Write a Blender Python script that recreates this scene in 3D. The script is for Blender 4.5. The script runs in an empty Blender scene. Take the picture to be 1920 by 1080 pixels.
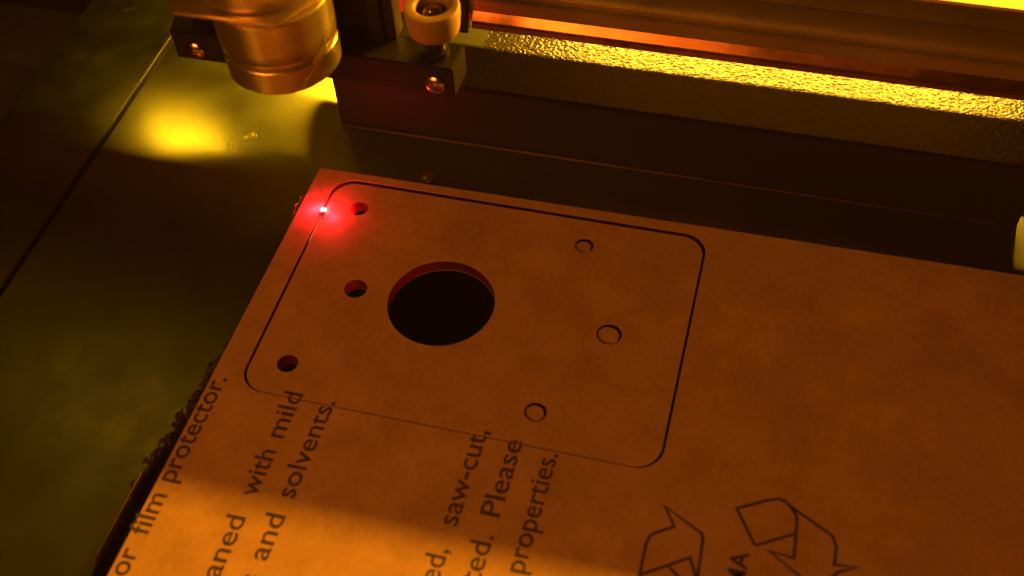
import bpy, bmesh, math, random
from mathutils import Vector, Matrix, noise
S = 0.001                                   # everything below is written in millimetres
scene = bpy.context.scene
COL = scene.collection
rnd = random.Random(7)

# ------------------------------------------------------------------ camera
cd = bpy.data.cameras.new("camera"); cam = bpy.data.objects.new("camera", cd); COL.objects.link(cam)
rx, ry, rz = 0.68032, 0.04576, 0.25651
M = Matrix.Rotation(rz, 4, 'Z') @ Matrix.Rotation(ry, 4, 'Y') @ Matrix.Rotation(rx, 4, 'X')
cam.matrix_world = Matrix.Translation(Vector((89.630, -105.157, 180.744)) * S) @ M
cd.sensor_width = 36.0; cd.lens = 2195.5 * 36 / 1920
cd.clip_start = 0.005; cd.clip_end = 20
cd.dof.use_dof = True; cd.dof.focus_distance = 0.245; cd.dof.aperture_fstop = 16
scene.camera = cam

# ------------------------------------------------------------------ world, lamps, exposure
w = bpy.data.worlds.new("World"); scene.world = w; w.use_nodes = True
bg = w.node_tree.nodes['Background']; bg.inputs[0].default_value = (1.0, 0.36, 0.04, 1); bg.inputs[1].default_value = 0.006
scene.view_settings.view_transform = 'Standard'; scene.view_settings.look = 'None'
scene.view_settings.exposure = 0.0; scene.view_settings.gamma = 1.0

def area(name, loc, aim, sx, sy, power, color, spread=180):
    l = bpy.data.lights.new(name, 'AREA'); l.shape = 'RECTANGLE'; l.size = sx * S; l.size_y = sy * S
    l.energy = power; l.color = color; l.spread = math.radians(spread)
    o = bpy.data.objects.new(name, l); COL.objects.link(o); o.location = Vector(loc) * S
    d = Vector(aim) - Vector(loc)
    z = -d.normalized(); x = Vector((1, 0, 0)); y = z.cross(x).normalized(); x = y.cross(z)
    o.matrix_world = Matrix.Translation(Vector(loc) * S) @ Matrix((x, y, z)).transposed().to_4x4()
    return o
# the strip lamp behind the gantry: low and long, in two modules
area("strip_lamp", (88.5, 140, 48.7), (88.5, 60, 12), 117, 1.4, 0.40, (1.0, 0.48, 0.025))
area("strip_lamp_left", (-35, 140, 48.7), (-50, 60, 0), 20, 1.4, 0.10, (1.0, 0.50, 0.012))
# a second lamp farther back, shining over the gantry on to the near part of the sheet
area("rear_lamp", (230, 300, 111), (20, -30, 0), 70, 4.5, 5.4, (1.0, 0.42, 0.012))
# dim amber light that comes through the lid from behind and above
area("lid_glow", (-241, 219, 385), (-17, 0, 0), 120, 100, 0.05, (1.0, 0.50, 0.02))
# dim light from the operator's side
area("front_glow", (-105, -330, 240), (40, 0, 10), 210, 200, 1.0, (1.0, 0.30, 0.028))
# the red pointer beam striking the cut
def point(name, loc, e, col, r):
    l = bpy.data.lights.new(name, 'POINT'); l.energy = e; l.color = col; l.shadow_soft_size = r * S
    o = bpy.data.objects.new(name, l); COL.objects.link(o); o.location = Vector(loc) * S
    return o
point("pointer_glow", (-1.9, 46.0, 1.3), 0.0030, (1.0, 0.010, 0.035), 0.3)
point("pointer_glow_right", (2.7, 44.7, 1.4), 0.0030, (1.0, 0.010, 0.03), 0.3)
area("bed_highlight_fill", (-57, 87, 24.6), (-53, 72, 0), 22, .16, 0.0105, (1.0, 0.50, 0.012))  # unseen lamp added under the beam for the bed's bright patch
point("pointer_glow_low", (0.05, 46.35, 0.55), 0.007, (1.0, 0.010, 0.025), 0.25)
point("pointer_glow_inside", (1.2, 46.0, -1.5), 0.0045, (1.0, 0.01, 0.03), 0.4)

# ------------------------------------------------------------------ materials
def mat(name):
    m = bpy.data.materials.new(name); m.use_nodes = True
    nt = m.node_tree; b = nt.nodes['Principled BSDF']
    return m, nt, b
def N(nt, t, **k):
    n = nt.nodes.new(t)
    for a, v in k.items():
        if a in n.inputs: n.inputs[a].default_value = v
        else: setattr(n, a, v)
    return n
def coords(nt, scale=(1, 1, 1)):
    tc = N(nt, 'ShaderNodeTexCoord'); mp = N(nt, 'ShaderNodeMapping')
    mp.inputs['Scale'].default_value = [s / S for s in scale]       # so 1 unit = 1 mm
    nt.links.new(tc.outputs['Object'], mp.inputs[0]); return mp.outputs[0]
def noise_n(nt, vec, scale, detail=3, rough=.55):
    n = N(nt, 'ShaderNodeTexNoise'); n.inputs['Scale'].default_value = scale
    n.inputs['Detail'].default_value = detail; n.inputs['Roughness'].default_value = rough
    nt.links.new(vec, n.inputs['Vector']); return n.outputs['Fac']
def ramp(nt, fac, stops):
    r = N(nt, 'ShaderNodeValToRGB'); e = r.color_ramp.elements
    while len(e) < len(stops): e.new(0.5)
    for i, (p, c) in enumerate(stops):
        e[i].position = p; e[i].color = (*c, 1) if len(c) == 3 else c
    nt.links.new(fac, r.inputs[0]); return r.outputs[0]
def fmap(nt, fac, a, b, c, d):
    m = N(nt, 'ShaderNodeMapRange'); 
    for i, v in enumerate((a, b, c, d)): m.inputs[i + 1].default_value = v
    nt.links.new(fac, m.inputs[0]); return m.outputs[0]
def bump(nt, h, b, strength, dist):
    n = N(nt, 'ShaderNodeBump'); n.inputs['Strength'].default_value = strength; n.inputs['Distance'].default_value = dist * S
    nt.links.new(h, n.inputs['Height']); nt.links.new(n.outputs[0], b.inputs['Normal']); return n

def metal(name, col, rough, brush=(1, .03, 1), bscale=6, bstr=.25, smudge=.08, metallic=1.0, var=.10):
    m, nt, b = mat(name)
    v = coords(nt); vb = coords(nt, brush)
    c = noise_n(nt, v, .06, 5, .6)
    dark = tuple(x * (1 - var * 2) for x in col)
    nt.links.new(ramp(nt, c, [(.35, dark), (.65, col)]), b.inputs['Base Color'])
    b.inputs['Metallic'].default_value = metallic
    nt.links.new(fmap(nt, noise_n(nt, v, .09, 6, .65), .3, .7, rough - smudge, rough + smudge), b.inputs['Roughness'])
    bump(nt, noise_n(nt, vb, bscale, 4, .7), b, bstr, .05)
    return m
M_BED = metal("brushed_bed_metal", (.26, .265, .145), .34, brush=(1, .02, 1), bscale=1.3, bstr=.24, smudge=.055, var=.08)
M_BARREL = metal("turned_metal", (.76, .57, .29), .27, brush=(.03, .03, 1), bscale=5, bstr=.12, metallic=.88)
M_DARK = metal("black_anodised", (.018, .013, .010), .38, bscale=3, bstr=.08, metallic=.3)
M_CARR = metal("carriage_paint", (.05, .03, .018), .45, bscale=3, bstr=.08, metallic=.4)
M_BEAM = metal("beam_metal", (.48, .36, .22), .42, brush=(.02, 1, 1), bscale=4, bstr=.15, smudge=.06, metallic=.8)
M_RAIL = metal("copper_rail", (.62, .26, .11), .24, brush=(.01, 1, 1), bscale=5, bstr=.2)
M_GLINT = metal("edge_glint", (.045, .03, .016), .5, bscale=3)
M_SCREW = metal("screw_metal", (.75, .52, .34), .22, brush=(1, 1, 1), bscale=2, bstr=.15)
M_BLACK = metal("cavity_black", (.014, .009, .008), .7, metallic=0, bstr=.1)

for mm_ in (M_DARK, M_CARR): mm_.node_tree.nodes['Principled BSDF'].inputs['Specular IOR Level'].default_value = .35
# textured powder coat
m, nt, b = mat("textured_coat"); M_COAT = m
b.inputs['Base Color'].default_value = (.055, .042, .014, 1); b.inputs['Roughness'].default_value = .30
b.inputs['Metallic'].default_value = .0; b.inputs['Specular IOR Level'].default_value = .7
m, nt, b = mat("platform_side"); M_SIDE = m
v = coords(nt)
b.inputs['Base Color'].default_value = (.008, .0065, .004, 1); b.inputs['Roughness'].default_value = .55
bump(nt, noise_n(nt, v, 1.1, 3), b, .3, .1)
m, nt, b = mat("smooth_tape"); M_TAPE = m
b.inputs['Base Color'].default_value = (.075, .075, .024, 1); b.inputs['Roughness'].default_value = .5
bump(nt, noise_n(nt, coords(nt), .8, 3), b, .15, .1)

m, nt, b = mat("lit_beam_top"); M_LIT_TOP = m  # lighter colour put on the beam's top where the strip lamp lights it
b.inputs['Base Color'].default_value = (.55, .38, .16, 1); b.inputs['Roughness'].default_value = .35
bump(nt, noise_n(nt, coords(nt), .5, 4), b, .4, .3)
# kraft masking paper
m, nt, b = mat("kraft_paper"); M_PAPER = m
v = coords(nt)
f1 = noise_n(nt, v, .075, 8, .72); f2 = noise_n(nt, coords(nt, (1, .5, 1)), 1.1, 6, .7)
mx = N(nt, 'ShaderNodeMath', operation='MULTIPLY_ADD'); mx.inputs[1].default_value = .36
nt.links.new(f2, mx.inputs[0]); nt.links.new(f1, mx.inputs[2])
f3 = noise_n(nt, coords(nt, (1, .35, 1)), 3.2, 3, .7)
mx2 = N(nt, 'ShaderNodeMath', operation='MULTIPLY_ADD'); mx2.inputs[1].default_value = .30
nt.links.new(f3, mx2.inputs[0]); nt.links.new(mx.outputs[0], mx2.inputs[2])
mx3 = N(nt, 'ShaderNodeMath', operation='SUBTRACT'); mx3.inputs[1].default_value = .15
nt.links.new(mx2.outputs[0], mx3.inputs[0])
nt.links.new(ramp(nt, mx3.outputs[0], [(.50, (.42, .24, .13)), (.67, (.51, .295, .16)), (.84, (.60, .35, .195))]), b.inputs['Base Color'])
b.inputs['Roughness'].default_value = .75; b.inputs['Specular IOR Level'].default_value = .25
bump(nt, noise_n(nt, v, 2.6, 4, .6), b, .12, .06)
m, nt, b = mat("printed_ink"); M_INK = m
nt.links.new(ramp(nt, noise_n(nt, coords(nt), .9, 4), [(.35, (.05, .030, .014)), (.7, (.095, .056, .026))]), b.inputs['Base Color'])
b.inputs['Roughness'].default_value = .7
# cut walls of the clear sheet: let the red light out from inside
m, nt, b = mat("cut_acrylic_wall"); M_WALL = m
nt.nodes.remove(b); out = nt.nodes['Material Output']
tr = N(nt, 'ShaderNodeBsdfTranslucent'); tr.inputs[0].default_value = (.7, .12, .10, 1)
gl = N(nt, 'ShaderNodeBsdfDiffuse'); gl.inputs[0].default_value = (.05, .01, .006, 1)
tp = N(nt, 'ShaderNodeBsdfTransparent'); tp.inputs[0].default_value = (.9, .5, .45, 1)
a1 = N(nt, 'ShaderNodeMixShader'); a1.inputs[0].default_value = .5
a2 = N(nt, 'ShaderNodeMixShader'); a2.inputs[0].default_value = .3
nt.links.new(tr.outputs[0], a1.inputs[1]); nt.links.new(gl.outputs[0], a1.inputs[2])
nt.links.new(a1.outputs[0], a2.inputs[1]); nt.links.new(tp.outputs[0], a2.inputs[2]); nt.links.new(a2.outputs[0], out.inputs[0])
# charred residue, nylon, emission
m, nt, b = mat("charred_residue"); M_CHAR = m
nt.links.new(ramp(nt, noise_n(nt, coords(nt), 1.2, 4), [(.35, (.022, .013, .007)), (.7, (.075, .045, .02))]), b.inputs['Base Color']); b.inputs['Roughness'].default_value = .55
m, nt, b = mat("soot"); M_SOOT = m
b.inputs['Base Color'].default_value = (.05, .02, .01, 1); b.inputs['Roughness'].default_value = .8
m, nt, b = mat("nylon"); M_NYLON = m
b.inputs['Base Color'].default_value = (.27, .16, .07, 1); b.inputs['Roughness'].default_value = .6
b.inputs['Subsurface Weight'].default_value = .4; b.inputs['Subsurface Radius'].default_value = (1, .6, .3); b.inputs['Subsurface Scale'].default_value = .0015
m, nt, b = mat("clear_plastic"); M_CLEAR = m
b.inputs['Base Color'].default_value = (.5, .3, .12, 1); b.inputs['Roughness'].default_value = .12
b.inputs['Transmission Weight'].default_value = .6
def emis(name, col, s):
    m, nt, b = mat(name); b.inputs['Base Color'].default_value = (0, 0, 0, 1)
    b.inputs['Emission Color'].default_value = (*col, 1); b.inputs['Emission Strength'].default_value = s; return m
M_SPOT = emis("burning_spot", (1.0, .52, .38), 14.0)
M_EMBER = emis("glowing_kerf", (1.0, .16, .05), .9)
M_LED = emis("led_diffuser", (1.0, .50, .03), 2.0)

# ------------------------------------------------------------------ builders
def mesh_obj(name, verts, faces, m, parent=None, smooth=False, mm=True):
    me = bpy.data.meshes.new(name)
    me.from_pydata([tuple(c * S for c in v) for v in verts] if mm else verts, [], faces); me.update()
    if smooth:
        for p in me.polygons: p.use_smooth = True
    me.materials.append(m)
    o = bpy.data.objects.new(name, me); COL.objects.link(o); o.parent = parent; return o
def from_bm(name, bm, m, parent=None, smooth=False, auto=None):
    me = bpy.data.meshes.new(name); bmesh.ops.recalc_face_normals(bm, faces=bm.faces)
    bm.to_mesh(me); bm.free(); me.materials.append(m)
    if smooth or auto:
        for p in me.polygons: p.use_smooth = True
    if auto: me.set_sharp_from_angle(angle=math.radians(auto))
    o = bpy.data.objects.new(name, me); COL.objects.link(o); o.parent = parent; return o
def add_box(bm, x0, x1, y0, y1, z0, z1, bev=0):
    vs = [bm.verts.new((x * S, y * S, z * S)) for z in (z0, z1) for x, y in ((x0, y0), (x1, y0), (x1, y1), (x0, y1))]
    fs = [bm.faces.new([vs[i] for i in f]) for f in ((3, 2, 1, 0), (4, 5, 6, 7), (0, 1, 5, 4), (1, 2, 6, 5), (2, 3, 7, 6), (3, 0, 4, 7))]
    if bev:
        es = list({e for f in fs for e in f.edges})
        bmesh.ops.bevel(bm, geom=es, offset=bev * S, segments=2, affect='EDGES', profile=.5)
def box(name, x0, x1, y0, y1, z0, z1, m, parent=None, bev=0.2):
    bm = bmesh.new(); add_box(bm, x0, x1, y0, y1, z0, z1, bev); return from_bm(name, bm, m, parent, auto=40)
def prism(name, poly, z0, z1, m, parent=None, bev=0.15):
    bm = bmesh.new()
    a = [bm.verts.new((x * S, y * S, z0 * S)) for x, y in poly]; c = [bm.verts.new((x * S, y * S, z1 * S)) for x, y in poly]
    n = len(poly); bm.faces.new(a[::-1]); bm.faces.new(c)
    for i in range(n): bm.faces.new((a[i], a[(i + 1) % n], c[(i + 1) % n], c[i]))
    if bev: bmesh.ops.bevel(bm, geom=list(bm.edges), offset=bev * S, segments=2, affect='EDGES')
    return from_bm(name, bm, m, parent, auto=40)
def extrude_x(name, prof, x0, x1, m, parent=None, bev=0.12, nx=1):
    bm = bmesh.new()
    A = [bm.verts.new((x0 * S, y * S, z * S)) for y, z in prof]; B = [bm.verts.new((x1 * S, y * S, z * S)) for y, z in prof]
    n = len(prof); bm.faces.new(A); bm.faces.new(B[::-1])
    for i in range(n): bm.faces.new((A[i], B[i], B[(i + 1) % n], A[(i + 1) % n]))
    if bev: bmesh.ops.bevel(bm, geom=[e for e in bm.edges if abs(e.verts[0].co.x - e.verts[1].co.x) > S], offset=bev * S, segments=2, affect='EDGES')
    return from_bm(name, bm, m, parent, auto=35)
def lathe(name, prof, m, parent=None, seg=72, at=(0, 0, 0), rot=None, auto=40):
    """prof: list of (r, z)"""
    bm = bmesh.new(); rings = []
    for r, z in prof:
        if r < 1e-6: rings.append([bm.verts.new((0, 0, z * S))])
        else: rings.append([bm.verts.new((r * S * math.cos(2 * math.pi * i / seg), r * S * math.sin(2 * math.pi * i / seg), z * S)) for i in range(seg)])
    for a, c in zip(rings, rings[1:]):
        for i in range(seg):
            j = (i + 1) % seg
            q = [a[i % len(a)], a[j % len(a)], c[j % len(c)], c[i % len(c)]]
            q2 = []
            for v in q:
                if v not in q2: q2.append(v)
            if len(q2) > 2: bm.faces.new(q2)
    o = from_bm(name, bm, m, parent, auto=auto)
    T = Matrix.Translation(Vector(at) * S) @ (rot.to_4x4() if rot else Matrix.Identity(4))
    o.data.transform(T); return o
def thing(name, label, cat, loc=(0, 0, 0), group=None):
    o = bpy.data.objects.new(name, None); COL.objects.link(o); o.empty_display_size = .005
    o['label'] = label; o['category'] = cat
    if group: o['group'] = group
    return o
def tag(o, label, cat, group=None):
    o['label'] = label; o['category'] = cat
    if group: o['group'] = group
    return o
def struct(o): o['kind'] = 'structure'; return o

# flat shapes with holes, made from a filled 2-D curve
def rrect(x0, x1, y0, y1, r, n=10):
    P = []
    for cx, cy, a in ((x1 - r, y1 - r, 0), (x0 + r, y1 - r, 90), (x0 + r, y0 + r, 180), (x1 - r, y0 + r, 270)):
        for i in range(n + 1):
            t = math.radians(a + 90 * i / n); P.append((cx + r * math.cos(t), cy + r * math.sin(t)))
    return P
def circ(cx, cy, r, n=48): return [(cx + r * math.cos(2 * math.pi * i / n), cy + r * math.sin(2 * math.pi * i / n)) for i in range(n)]
def filled(name, loops, z0, z1, m, parent=None, walls_only=False):
    if walls_only:
        V = []; F = []
        for L in loops:
            k = len(V); n = len(L); V += [(x, y, z0) for x, y in L] + [(x, y, z1) for x, y in L]
            F += [(k + i, k + (i + 1) % n, k + n + (i + 1) % n, k + n + i) for i in range(n)]
        return mesh_obj(name, V, F, m, parent)
    c = bpy.data.curves.new(name, 'CURVE'); c.dimensions = '2D'; c.fill_mode = 'BOTH'
    c.extrude = (z1 - z0) / 2 * S
    for L in loops:
        s = c.splines.new('POLY'); s.points.add(len(L) - 1); s.use_cyclic_u = True
        for p, (x, y) in zip(s.points, L): p.co = (x * S, y * S, 0, 1)
    tmp = bpy.data.objects.new("tmp", c); COL.objects.link(tmp)
    dg = bpy.context.evaluated_depsgraph_get(); me = bpy.data.meshes.new_from_object(tmp.evaluated_get(dg))
    bpy.data.objects.remove(tmp); bpy.data.curves.remove(c)
    me.transform(Matrix.Translation((0, 0, (z0 + z1) / 2 * S))); me.name = name
    me.materials.clear(); me.materials.append(m)
    o = bpy.data.objects.new(name, me); COL.objects.link(o); o.parent = parent; return o

# ================================================================== machine floor and bed
ZB = -3.0
struct(box("machine_floor", -400, 500, -400, 400, -42, -40, M_BLACK, bev=0))
# left bed plate
lp = tag(prism("bed_plate", [(-86.4, -260), (-60.3, -260), (-60.0, 125), (-87.0, 125)], ZB - 3, ZB, M_BED, bev=.25),
         "narrow brushed metal bed plate at the far left, left of the dark seam", "metal plate")
# middle plate with a cut-out under the sheet
poly = [(-59.2, -260), (-11.3, -260), (-10.9, -60), (-10.8, -20), (-9.6, -12), (-8.6, -4), (-7.2, 9), (-5.8, 24), (-4.0, 40), (-2, 57), (190, 58), (190, 125), (-58.6, 125)]
mp = tag(prism("bed_plate", poly, ZB - 3, ZB, M_BED, bev=.15),
         "wide brushed metal bed plate right of the dark seam, running under the paper-covered sheet's edge", "metal plate")
box("seam_strip", -60.6, -59.0, -250, 124, ZB - 2.9, ZB - 1.7, M_DARK, mp, bev=0)
box("cavity_ledge", -9.0, -3.0, -250, 55, -12, -7.5, M_BEAM, mp, bev=0)
# cavity walls
box("cavity_wall", -11.0, -9.0, -250, 55, -40, ZB - 3.05, M_BLACK, mp, bev=0)
# pressed rings (rivets) in the plates
def rivet(x, y, r, parent):
    return lathe("rivet", [(r, .002), (r * .95, .05), (r * .86, .07), (r * .76, .02), (r * .58, .02), (r * .5, .07), (r * .25, .04), (0, .04)], M_BED, parent, seg=40, at=(x, y, ZB))
rivet(-26.4, 66.9, 1.65, mp)
rivet(-76.6, 106.0, 2.6, lp)
# countersunk screw behind the sheet
def cross_screw(name, parent, r, at, rot=None, domed=True, deep=.5):
    """a pan-head screw with a cross recess; axis +z"""
    n = 48; bm = bmesh.new(); rings = []
    R = [0, .12, .24, .36, .5, .62, .72, .82, .9, .96, 1.0, 1.0, .96]
    for k, f in enumerate(R):
        if k == 0: rings.append([bm.verts.new((0, 0, (.62 * r - deep * r) * S))]); continue
        ring = []
        for i in range(n):
            a = 2 * math.pi * i / n
            x, y = f * r * math.cos(a), f * r * math.sin(a)
            z = .62 * r * math.sqrt(max(0, 1 - (f * .86) ** 2)) - .18 * r
            slot = min(abs(x), abs(y)) < .13 * r and max(abs(x), abs(y)) < .56 * r
            z = z + .18 * r
            if slot: z -= deep * r * (1 - .5 * f)
            if k == 11: z = .12 * r
            if k == 12: z = 0
            ring.append(bm.verts.new((x * S, y * S, z * S)))
        rings.append(ring)
    for a, c in zip(rings, rings[1:]):
        for i in range(n):
            j = (i + 1) % n
            q = [a[0], c[i], c[j]] if len(a) == 1 else [a[i], c[i], c[j], a[j]]
            bm.faces.new(q)
    o = from_bm(name, bm, M_SCREW, parent, auto=35)
    o.data.transform(Matrix.Translation(Vector(at) * S) @ (rot.to_4x4() if rot else Matrix.Identity(4)))
    return o
tag(cross_screw("screw", None, 1.75, (18.3, 62.6, ZB), Matrix.Rotation(.5, 3, 'Z')),
    "small copper-coloured screw head in the bed just behind the sheet's far edge", "screw")

# ================================================================== platform with textured lid behind the bed
plat = thing("side_platform", "long dark raised platform behind the sheet with a hammered, glittering yellow top", "platform")
PX0, PX1, PY = -6.8, 141.0, 75.0
ZT = 14.0
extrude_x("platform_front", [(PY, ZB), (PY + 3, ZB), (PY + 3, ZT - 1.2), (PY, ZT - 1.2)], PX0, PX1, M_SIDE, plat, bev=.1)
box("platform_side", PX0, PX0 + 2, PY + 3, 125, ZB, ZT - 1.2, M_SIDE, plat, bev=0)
# lip over the opening at the right-hand end
extrude_x("platform_lip", [(PY, 4.9), (PY + 3, 6.9), (PY + 3, ZT - 1.2), (PY, ZT - 1.2)], PX1, 200, M_SIDE, plat, bev=0)
mesh_obj("shade_wedge", [(PX1 + .02, 78.2, ZB), (200, 78.2, ZB), (200, 118, ZB + .1), (PX1 + .02, 118, ZB + .1),
                   (PX1 + .02, 78.3, ZB + .2), (200, 78.3, ZB + .2), (200, 118, 16), (PX1 + .02, 118, 16)],
         [(0, 3, 2, 1), (4, 5, 6, 7), (0, 1, 5, 4), (1, 2, 6, 5), (2, 3, 7, 6), (3, 0, 4, 7)], M_BLACK, plat)  # dark wedge added to keep the area behind the lit patch in shade
# plain part of the lid + displaced hammered part
box("platform_lid", PX0, 24.2, PY, 82.2, ZT - 1.2, ZT - .15, M_TAPE, plat, bev=.12)
box("platform_lid", PX0, 24.2, 82.2, 125, ZT - 1.2, ZT - .12, M_TAPE, plat, bev=0)
def hammered(x0, x1, y0, y1, st):
    nx = int((x1 - x0) / st); ny = int((y1 - y0) / st); V = []; F = []
    for j in range(ny + 1):
        for i in range(nx + 1):
            x = x0 + (x1 - x0) * i / nx; y = y0 + (y1 - y0) * j / ny
            p = Vector((x * 1.6, y * 2.1, 3.1))
            p += Vector((noise.noise(p * .7), noise.noise(p * .7 + Vector((9, 3, 1))), 0)) * .5
            d = noise.voronoi(p)[0]
            h = .32 - min(d[0], .8) ** 2 * .9
            e = min(1, (x - x0) / .6)
            V.append((x, y, ZT - .15 + (h - .2) * e * .27))
    for j in range(ny):
        for i in range(nx):
            a = j * (nx + 1) + i; F.append((a, a + 1, a + nx + 2, a + nx + 1))
    return mesh_obj("hammered_lid", V, F, M_COAT, plat, smooth=True)
hammered(24.3, PX1, PY + .1, 98, .16)
extrude_x("edge_highlight", [(PY - .12, ZT - 1.1), (PY + .25, ZT - 1.1), (PY + .25, ZT - .1), (PY - .12, ZT - .25)], PX0, PX1, M_GLINT, plat, bev=.1)  # thin strips added as highlight lines along the platform's edges
extrude_x("foot_highlight", [(PY - .6, ZB + .01), (PY - .02, ZB + .01), (PY - .02, ZB + .55), (PY - .3, ZB + .45)], PX0, PX1, M_GLINT, plat, bev=.08)
box("platform_lid", 24.2, PX1, 98, 125, ZT - 1.2, ZT - .15, M_COAT, plat, bev=0)

# ================================================================== gantry beam
beam = thing("gantry_beam", "long metal gantry beam across the top with a bright copper-coloured groove", "beam")
BX0, BX1 = -140, 330
prof = [(80.0, 30.2), (80.0, 33.2), (81.2, 33.8), (81.2, 34.8), (82.6, 36.2), (85.4, 37.0), (85.9, 36.5), (87.4, 37.4), (89.6, 38.35), (105.7, 38.35), (105.7, 25.4), (82.5, 25.4), (82.5, 30.2)]
extrude_x("beam_body", prof, BX0, BX1, M_BEAM, beam, bev=.18)
extrude_x("lit_top", [(89.7, 38.37), (105.6, 38.37), (105.6, 38.9), (89.9, 38.9)], BX0, BX1, M_LIT_TOP, beam, bev=.15)
extrude_x("upper_groove", [(79.9, 27.75), (82.45, 27.75), (82.45, 30.15), (81.4, 30.15)], 25.0, BX1, M_RAIL, beam, bev=.12)
extrude_x("lower_groove", [(80.0, 25.5), (82.45, 25.45), (82.45, 27.0), (80.5, 27.0)], 25.0, BX1, M_RAIL, beam, bev=.3)
box("rail_back", 25.0, BX1, 81.8, 82.45, 27.05, 27.7, M_DARK, beam, bev=0)

extrude_x("added_light_shield", [(82.6, 20.6), (83.0, 20.6), (83.0, 25.35), (82.6, 25.35)], BX0, -44.3, M_DARK, beam, bev=0)  # unseen shield added to cut that lamp's light at the bed's shadow edge
box("added_light_shield", -44.4, -44.0, 83.05, 105, 20.9, 25.35, M_DARK, beam, bev=0)
box("lid_glow_blocker", -280, -62, 93, 96, 38.95, 160, M_DARK, beam, bev=.3)  # unseen panel added to block lid_glow and darken the bed
box("beam_shade_block", 17.7, 24.8, 78.2, 79.9, 25.6, 37.0, M_CARR, beam, bev=.3)  # dark block added to hide the red reflection on the beam face
# unseen wall behind the strip lamp, added to block rear_lamp below the beam
lamp = thing("strip_light", "amber strip lamp with an added light-blocking wall behind the gantry beam, only its glow reaching the top right corner", "lamp")
box("rear_light_block", -170, 300, 141.2, 146, -39.9, 49, M_DARK, lamp, bev=.3)

# ================================================================== laser carriage
car = thing("laser_carriage", "dark carriage block behind the laser barrel with a screw at either end", "carriage")
bar_poly = [(-27.1, 52), (30.3, 52), (30.5, 59.4), (-26.4, 59.4), (-28.2, 57)]
prism("base_bar", bar_poly, 32.2, 38.9, M_DARK, car, bev=.25)
box("front_panel", -24, 17.6, 58.1, 62, 38.95, 78, M_CARR, car, bev=.3)
box("panel_rib", 12.6, 15.4, 56.6, 58.05, 38.95, 78, M_CARR, car, bev=.4)
box("top_panel", -24, 22, 62.05, 114, 62, 66, M_CARR, car, bev=.3)
box("rear_panel", -29.5, 22, 107, 112, 23.3, 61.95, M_CARR, car, bev=.3)
ry90 = Matrix.Rotation(math.radians(90), 3, 'X')
cross_screw("screw_head", car, 1.95, (-22.4, 51.98, 34.9), ry90 @ Matrix.Rotation(.6, 3, 'Z'))
cross_screw("screw_head", car, 1.95, (26.7, 51.98, 34.9), ry90 @ Matrix.Rotation(.35, 3, 'Z'))
# nylon roller on its stem
rol = thing("roller", "thick cream nylon roller with a screw in its recessed top", "roller")
lathe("nylon_ring", [(1.3, 44.3), (4.2, 44.3), (4.6, 44.6), (4.82, 45.4), (5.1, 48), (5.12, 49.4), (4.9, 49.95), (3.6, 50.05), (3.15, 49.8), (3.0, 49.2), (2.9, 46.6), (1.3, 46.6), (1.3, 44.3)], M_NYLON, rol, at=(26.2, 55.9, 0), auto=50)
lathe("stem", [(0, 38.9), (2.3, 38.9), (2.3, 40.0), (1.6, 40.2), (1.6, 44.3), (0, 44.3)], M_DARK, rol, at=(26.2, 55.9, 0))
sc = lathe("washer", [(0, 46.6), (2.4, 46.6), (2.4, 47.3), (1.7, 47.4), (1.7, 48.2), (0, 48.2)], M_SCREW, rol, at=(26.2, 55.9, 0))
cross_screw("screw_head", rol, 1.75, (26.2, 56.0, 48.2), Matrix.Rotation(.3, 3, 'Z'))

# ================================================================== laser barrel
bar = thing("laser_barrel", "fat round brassy laser nozzle barrel with a flat collar plate, hanging at the top left", "laser head")
ax, ay = -0.1, 46.28
def barrel_mesh():
    P = [(0, 41.6), (7.8, 41.6), (8.2, 41.4), (10.25, 41.35), (10.5, 41.6), (10.52, 46.2), (10.3, 46.5), (9.7, 46.75), (9.65, 47.5), (10.4, 47.75), (10.55, 48.0), (10.62, 50), (10.7, 56.2), (10.5, 56.4), (0, 56.4)]
    return lathe("barrel", P, M_BARREL, bar, seg=128, at=(ax, ay, 0), auto=35)
barrel_mesh()
prism("collar_plate", [(-13.4, 36.3), (5.2, 36.3), (9.8, 44.9), (10.2, 52), (-15, 52), (-15.2, 38.6)], 56.45, 57.4, M_BARREL, bar, bev=.3)
lathe("upper_tube", [(12.2, 57.45), (11.6, 57.7), (11.6, 80), (0, 80)], M_BARREL, bar, seg=96, at=(-2.6, 49.4, 0))
# shiny patch of tape stuck down the barrel's right side
def patch():
    V = []; F = []; n = 14; k = 10
    for j in range(k + 1):
        z = 41.9 + (50.5 - 41.9) * j / k
        wd = .30 + .10 * math.sin(j * 1.3) - .012 * j
        ce = -.72 + .055 * j
        for i in range(n + 1):
            a = ce + (i / n - .5) * wd
            r = 10.66 + .10 * noise.noise(Vector((a * 9, z * .8, 0))) + .05 * noise.noise(Vector((a * 30, z * 2.5, 4)))
            if i in (0, n): r = 10.54
            V.append((ax + r * math.cos(a), ay + r * math.sin(a), z))
    for j in range(k):
        for i in range(n):
            a = j * (n + 1) + i; F.append((a, a + 1, a + n + 2, a + n + 1))
    return mesh_obj("foil_patch", V, F, M_BARREL, bar, smooth=True)
patch()

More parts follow.
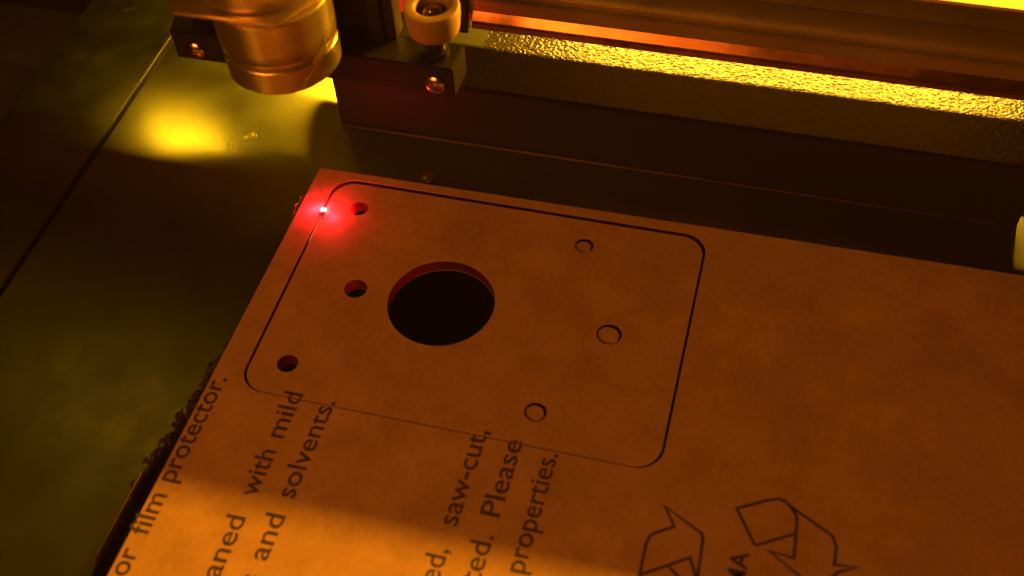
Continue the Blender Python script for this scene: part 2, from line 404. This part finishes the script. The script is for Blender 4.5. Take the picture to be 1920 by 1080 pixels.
# ================================================================== the paper-covered sheet
TH = 2.95
HO = [(7.26, 48.3, 1.95), (13.9, 27.45, 2.35), (7.26, 7.15, 2.05), (31.68, 27.85, 10.68),      # open
      (56.06, 48.35, 1.95), (65.57, 27.45, 2.45), (56.06, 7.13, 2.1)]                          # slugs still in
slot = rrect(-.32, 80.38, -.25, 56.05, 4.9)
pan = rrect(.22, 79.86, 0.02, 55.12, 4.7)
outer = [(-6.75, -70), (178, -70), (178, 59.45), (-5.2, 57.95)]
ZP = .12
sheet = thing("plastic_sheet", "large clear plastic sheet masked with brown printed paper, its corner under the red spot", "sheet")
def board(parent, loops, zoff=0, nm=""):
    filled("top_paper", loops, -ZP + zoff, 0 + zoff, M_PAPER, parent)
    filled("cut_edge", loops, -TH + ZP + zoff + .002, -ZP + zoff - .002, M_WALL, parent, walls_only=True)
    filled("bottom_paper", loops, -TH + zoff, -TH + ZP + zoff, M_PAPER, parent)
board(sheet, [outer, slot])
panel = thing("rounded_plate", "rounded rectangular panel cut free in the sheet, with one big and six small round holes", "panel")
board(panel, [pan] + [circ(x, y, r, 96 if r > 5 else 40) for x, y, r in HO], -.05)
slug_lab = ["small paper-faced disc in the panel's far right hole, nearest the gold strip",
            "paper-faced disc in the panel's middle right hole, largest of the three discs",
            "paper-faced disc in the near right hole above the printed word Please"]
for (x, y, r), lab in zip(HO[4:], slug_lab):
    s = thing("cut_disc", lab, "disc", group="discs left in the panel's right-hand holes")
    L = [circ(x - .20, y - .15, r - .34, 40)]
    filled("top_paper", L, -.62, -.50, M_PAPER, s); filled("cut_edge", L, -TH, -.622, M_WALL, s, walls_only=True)

# printing -----------------------------------------------------------------
SHEAR = .012
def text_mesh(body, x, y0, y1, em, weight=.017):
    """flat letters, baseline on the line X=x running along +Y from y0 to y1"""
    c = bpy.data.curves.new("t", 'FONT'); c.body = body; c.size = em * S; c.offset = weight * em * S * .6
    c.resolution_u = 4
    o = bpy.data.objects.new("t", c); COL.objects.link(o)
    dg = bpy.context.evaluated_depsgraph_get(); me = bpy.data.meshes.new_from_object(o.evaluated_get(dg))
    bpy.data.objects.remove(o); bpy.data.curves.remove(c)
    xs = [v.co.x for v in me.vertices]; a, b_ = min(xs), max(xs)
    for v in me.vertices:
        u = (v.co.x - a) / (b_ - a); h = v.co.y
        yy = (y0 + (y1 - y0) * u) * S
        v.co = (x * S - h + SHEAR * yy, yy, 0)
    bm = bmesh.new(); bm.from_mesh(me); bpy.data.meshes.remove(me)
    for f in bm.faces:
        f.normal_update()
        if f.normal.z < 0: f.normal_flip()
    return bm
def split_print(bm, name):
    """letters printed across the cut belong half to the panel, half to the sheet"""
    def part(keep_above, yc, par, z):
        b2 = bm.copy()
        bmesh.ops.bisect_plane(b2, geom=list(b2.verts) + list(b2.edges) + list(b2.faces), plane_co=(0, yc * S, 0), plane_no=(0, 1, 0),
                               clear_inner=keep_above, clear_outer=not keep_above)
        if len(b2.faces) < 1: b2.free(); return
        for v in b2.verts: v.co.z = z * S
        me = bpy.data.meshes.new(name); b2.to_mesh(me); b2.free(); me.materials.append(M_INK)
        o = bpy.data.objects.new(name, me); COL.objects.link(o); o.parent = par
    part(False, -.26, sheet, .008); part(True, .04, panel, -.042); bm.free()
def words(x, em, items, across=True):
    for body, y0, y1 in items:
        bm = text_mesh(body, x, y0, y1, em)
        if across: split_print(bm, "printed_word")
        else:
            for v in bm.verts: v.co.z = .008 * S
            me = bpy.data.meshes.new("printed_word"); bm.to_mesh(me); bm.free(); me.materials.append(M_INK)
            o = bpy.data.objects.new("printed_word", me); COL.objects.link(o); o.parent = sheet
words(-2.75, 5.35, [("or", -40.4, -35.3), ("film", -32.6, -24.4), ("protector.", -21.9, 1.2)], False)
words(12.75, 5.25, [("cleaned", -44.2, -25.3), ("with", -21.2, -11.6), ("mild", -8.9, 1.2)])
words(19.35, 5.25, [("soaps", -48.5, -35.0), ("and", -32.2, -23.4), ("solvents.", -20.0, .9)])
words(48.75, 5.25, [("formed,", -40.0, -23.0), ("saw-cut,", -18.5, 1.2)])
words(55.45, 5.25, [("laminated.", -42.8, -18.8), ("Please", -15.2, .5)])
words(62.15, 5.25, [("properties.", -24.3, -.7)], False)

def strokes(lines, wd, name):
    """printed outlines: each polyline becomes a flat ribbon with mitred joints"""
    V = []; F = []
    for L in lines:
        P = [Vector(p) for p in L]; n = len(P); k = len(V)
        closed = (P[0] - P[-1]).length < 1e-6
        if closed: P = P[:-1]; n -= 1
        for i in range(n):
            a = P[i - 1] if (i or closed) else None; c = P[(i + 1) % n] if (i < n - 1 or closed) else None
            d0 = (P[i] - a).normalized() if a is not None else (c - P[i]).normalized()
            d1 = (c - P[i]).normalized() if c is not None else d0
            t = d0 + d1; t = t.normalized() if t.length > .05 else d0
            nn = Vector((-t.y, t.x)); s = wd / 2 / max(.45, nn.dot(Vector((-d0.y, d0.x))))
            V += [(*(P[i] + nn * s), 0), (*(P[i] - nn * s), 0)]
        for i in range(n if closed else n - 1):
            j = (i + 1) % n; F.append((k + 2 * i, k + 2 * i + 1, k + 2 * j + 1, k + 2 * j))
        zz = .008 + .0015 * (lines.index(L))
        for q in range(k, len(V)): V[q] = (V[q][0], V[q][1], zz)
    return mesh_obj(name, V, F, M_INK, sheet)
strokes([[(80.5, -24), (80.5, -14.2), (80.9, -12.6), (81.7, -11.75), (84.5, -10.0), (83.9, -8.8), (82.3, -6.5), (89.2, -10.1), (89.6, -11.0), (89.9, -20.5)],
         [(80.6, -19.9), (88.1, -14.95), (90.2, -19.8)],
         [(84.7, -17.2), (88.2, -19.9)]], .55, "printed_symbol")
strokes([[(98.2, -10.3), (94.3, -4.1), (99.6, -1.15), (101.0, -.65), (102.2, -.9), (103.2, -1.7), (104.3, -3.2), (104.5, -5.0), (104.7, -11.1), (100.6, -10.8), (108.6, -15.6), (112.0, -11.9), (114.9, -10.4), (111.2, -10.75), (111.3, -7.5), (110.5, -5.6), (103.1, -1.6)],
         [(98.2, -10.3), (104.4, -6.6)]], .55, "printed_symbol")
bm = text_mesh("PMMA", 97.6, -24.2, -11.9, 4.3, .03)
for v in bm.verts: v.co.z = .012 * S
me = bpy.data.meshes.new("printed_word"); bm.to_mesh(me); bm.free(); me.materials.append(M_INK)
o = bpy.data.objects.new("printed_word", me); COL.objects.link(o); o.parent = sheet

# burn marks round the spot (little specks of soot lying on the paper)
V = []; F = []
for k in range(46):
    a = rnd.uniform(-1.9, .9); d = abs(rnd.gauss(0, 2.0)) + .7
    x, y = .5 + d * math.cos(a), 46.2 + d * math.sin(a); r = rnd.uniform(.03, .085); q = len(V)
    V += [(x + r * rnd.uniform(.6, 1.2) * math.cos(t), y + r * rnd.uniform(.6, 1.2) * math.sin(t), .012) for t in (0, 1.2, 2.5, 3.8, 5.1)]
    F.append(tuple(range(q, q + 5)))
so = mesh_obj("soot_specks", V, F, M_SOOT, panel); so['kind'] = 'stuff'

bm = bmesh.new()
for k in range(60):
    y = 45.95 - abs(rnd.gauss(0, .55)) - .45; x = rnd.choice((-.36, .30)) + rnd.gauss(0, .09); q = bmesh.ops.create_icosphere(bm, subdivisions=1, radius=rnd.uniform(.1, .24) * S)
    for v in q['verts']: v.co = Vector((v.co.x + x * S, v.co.y * 1.6 + y * S, v.co.z * 2.0))
o = from_bm("glow_shade_lumps", bm, M_CHAR, panel, smooth=True)  # lumps added to shade the red glow just below the spot
# the burning spot and the hot kerf behind it
tag(lathe("laser_spot", [(.58, .01), (.48, .16), (.3, .26), (0, .3)], M_SPOT, None, seg=24, at=(-.02, 46.3, 0)),
    "white-hot glowing dot of the laser on the cut line near the sheet's corner", "laser spot")
tag(mesh_obj("glowing_kerf", [(-.2, 46.0, -.25), (.18, 46.0, -.25), (.06, 37.6, -.3), (-.1, 37.6, -.3), (-.2, 46.0, -.6), (.18, 46.0, -.6), (.06, 37.6, -.6), (-.1, 37.6, -.6)],
    [(0, 3, 2, 1), (4, 5, 6, 7), (0, 1, 5, 4), (1, 2, 6, 5), (2, 3, 7, 6), (3, 0, 4, 7)], M_EMBER),
    "thin orange-red glowing line in the cut just below the white dot", "ember")

# ================================================================== charred residue along the sheet's left edge
bm = bmesh.new()
for k in range(150):
    y = rnd.choice([-22, -15, -10, -6, -2, 3, 7, 13, 20, 30]) + rnd.gauss(0, 2.2)
    RIM = [(-60, -10.9), (-20, -10.8), (-12, -9.6), (-4, -8.6), (9, -7.2), (24, -5.9), (60, -5.3)]
    for (ya, xa), (yb, xb) in zip(RIM, RIM[1:]):
        if ya <= y <= yb: base = xa + (xb - xa) * (y - ya) / (yb - ya)
    x = base + rnd.gauss(-.25, .42)
    rr = rnd.uniform(.15, .62) * (.7 if y > 15 else 1)
    q = bmesh.ops.create_icosphere(bm, subdivisions=2, radius=rr * S)
    for v in q['verts']:
        n = noise.noise(v.co / S * 1.8 + Vector((k, 0, 0))) * .9
        v.co = Vector((v.co.x * (.8 + n) + x * S, v.co.y * (1.5 + n) + y * S, v.co.z * .25 + (ZB + .03) * S))
o = from_bm("charred_residue", bm, M_CHAR, None, smooth=True); o['kind'] = 'stuff'
o['label'] = "dark crusty burnt residue along the sheet's left edge"; o['category'] = "residue"
# a thin upright sliver of plastic left of the sheet
tag(mesh_obj("plastic_sliver", [(-11.4, -38, ZB), (-11.2, -38, ZB), (-11.0, -20, ZB), (-11.25, -20, ZB), (-11.4, -38, ZB + .5), (-11.2, -38, ZB + .5), (-11.0, -20, ZB + .35), (-11.25, -20, ZB + .35)],
    [(0, 3, 2, 1), (4, 5, 6, 7), (0, 1, 5, 4), (1, 2, 6, 5), (2, 3, 7, 6), (3, 0, 4, 7)], M_RAIL),
    "thin shiny sliver lying along the bed plate's edge at the lower left", "sliver")
# a curled paper shred at the edge beside the spot
V = []; F = []
for i in range(13):
    y = 44.0 + i * .42; x = -6.35 + .22 * math.sin(i * .9) - .25 * math.sin(i / 12 * math.pi)
    V += [(x, y, -.9 + .25 * math.sin(i * 1.7)), (x + .22, y + .1, -.2 + .2 * math.sin(i * 1.3)), (x + .30, y + .1, -.3 + .2 * math.sin(i * 1.3))]
for i in range(12):
    a = i * 3; F += [(a, a + 1, a + 4, a + 3), (a + 1, a + 2, a + 5, a + 4), (a + 2, a, a + 3, a + 5)]
tag(mesh_obj("paper_shred", V, F, M_PAPER), "small curled red-lit paper shred hanging off the sheet's left edge beside the spot", "paper shred")

# ================================================================== faint haze volume added as a veil, for glare on the window
m = bpy.data.materials.new("veil_haze"); m.use_nodes = True; nt = m.node_tree; nt.nodes.remove(nt.nodes['Principled BSDF'])
pv = nt.nodes.new('ShaderNodeVolumePrincipled'); pv.inputs['Density'].default_value = .022; pv.inputs['Color'].default_value = (.95, .62, .55, 1)
nt.links.new(pv.outputs[0], nt.nodes['Material Output'].inputs['Volume'])
o = box("haze", -700, 700, -700, 700, -1042, 460, m, bev=0); o['kind'] = 'stuff'
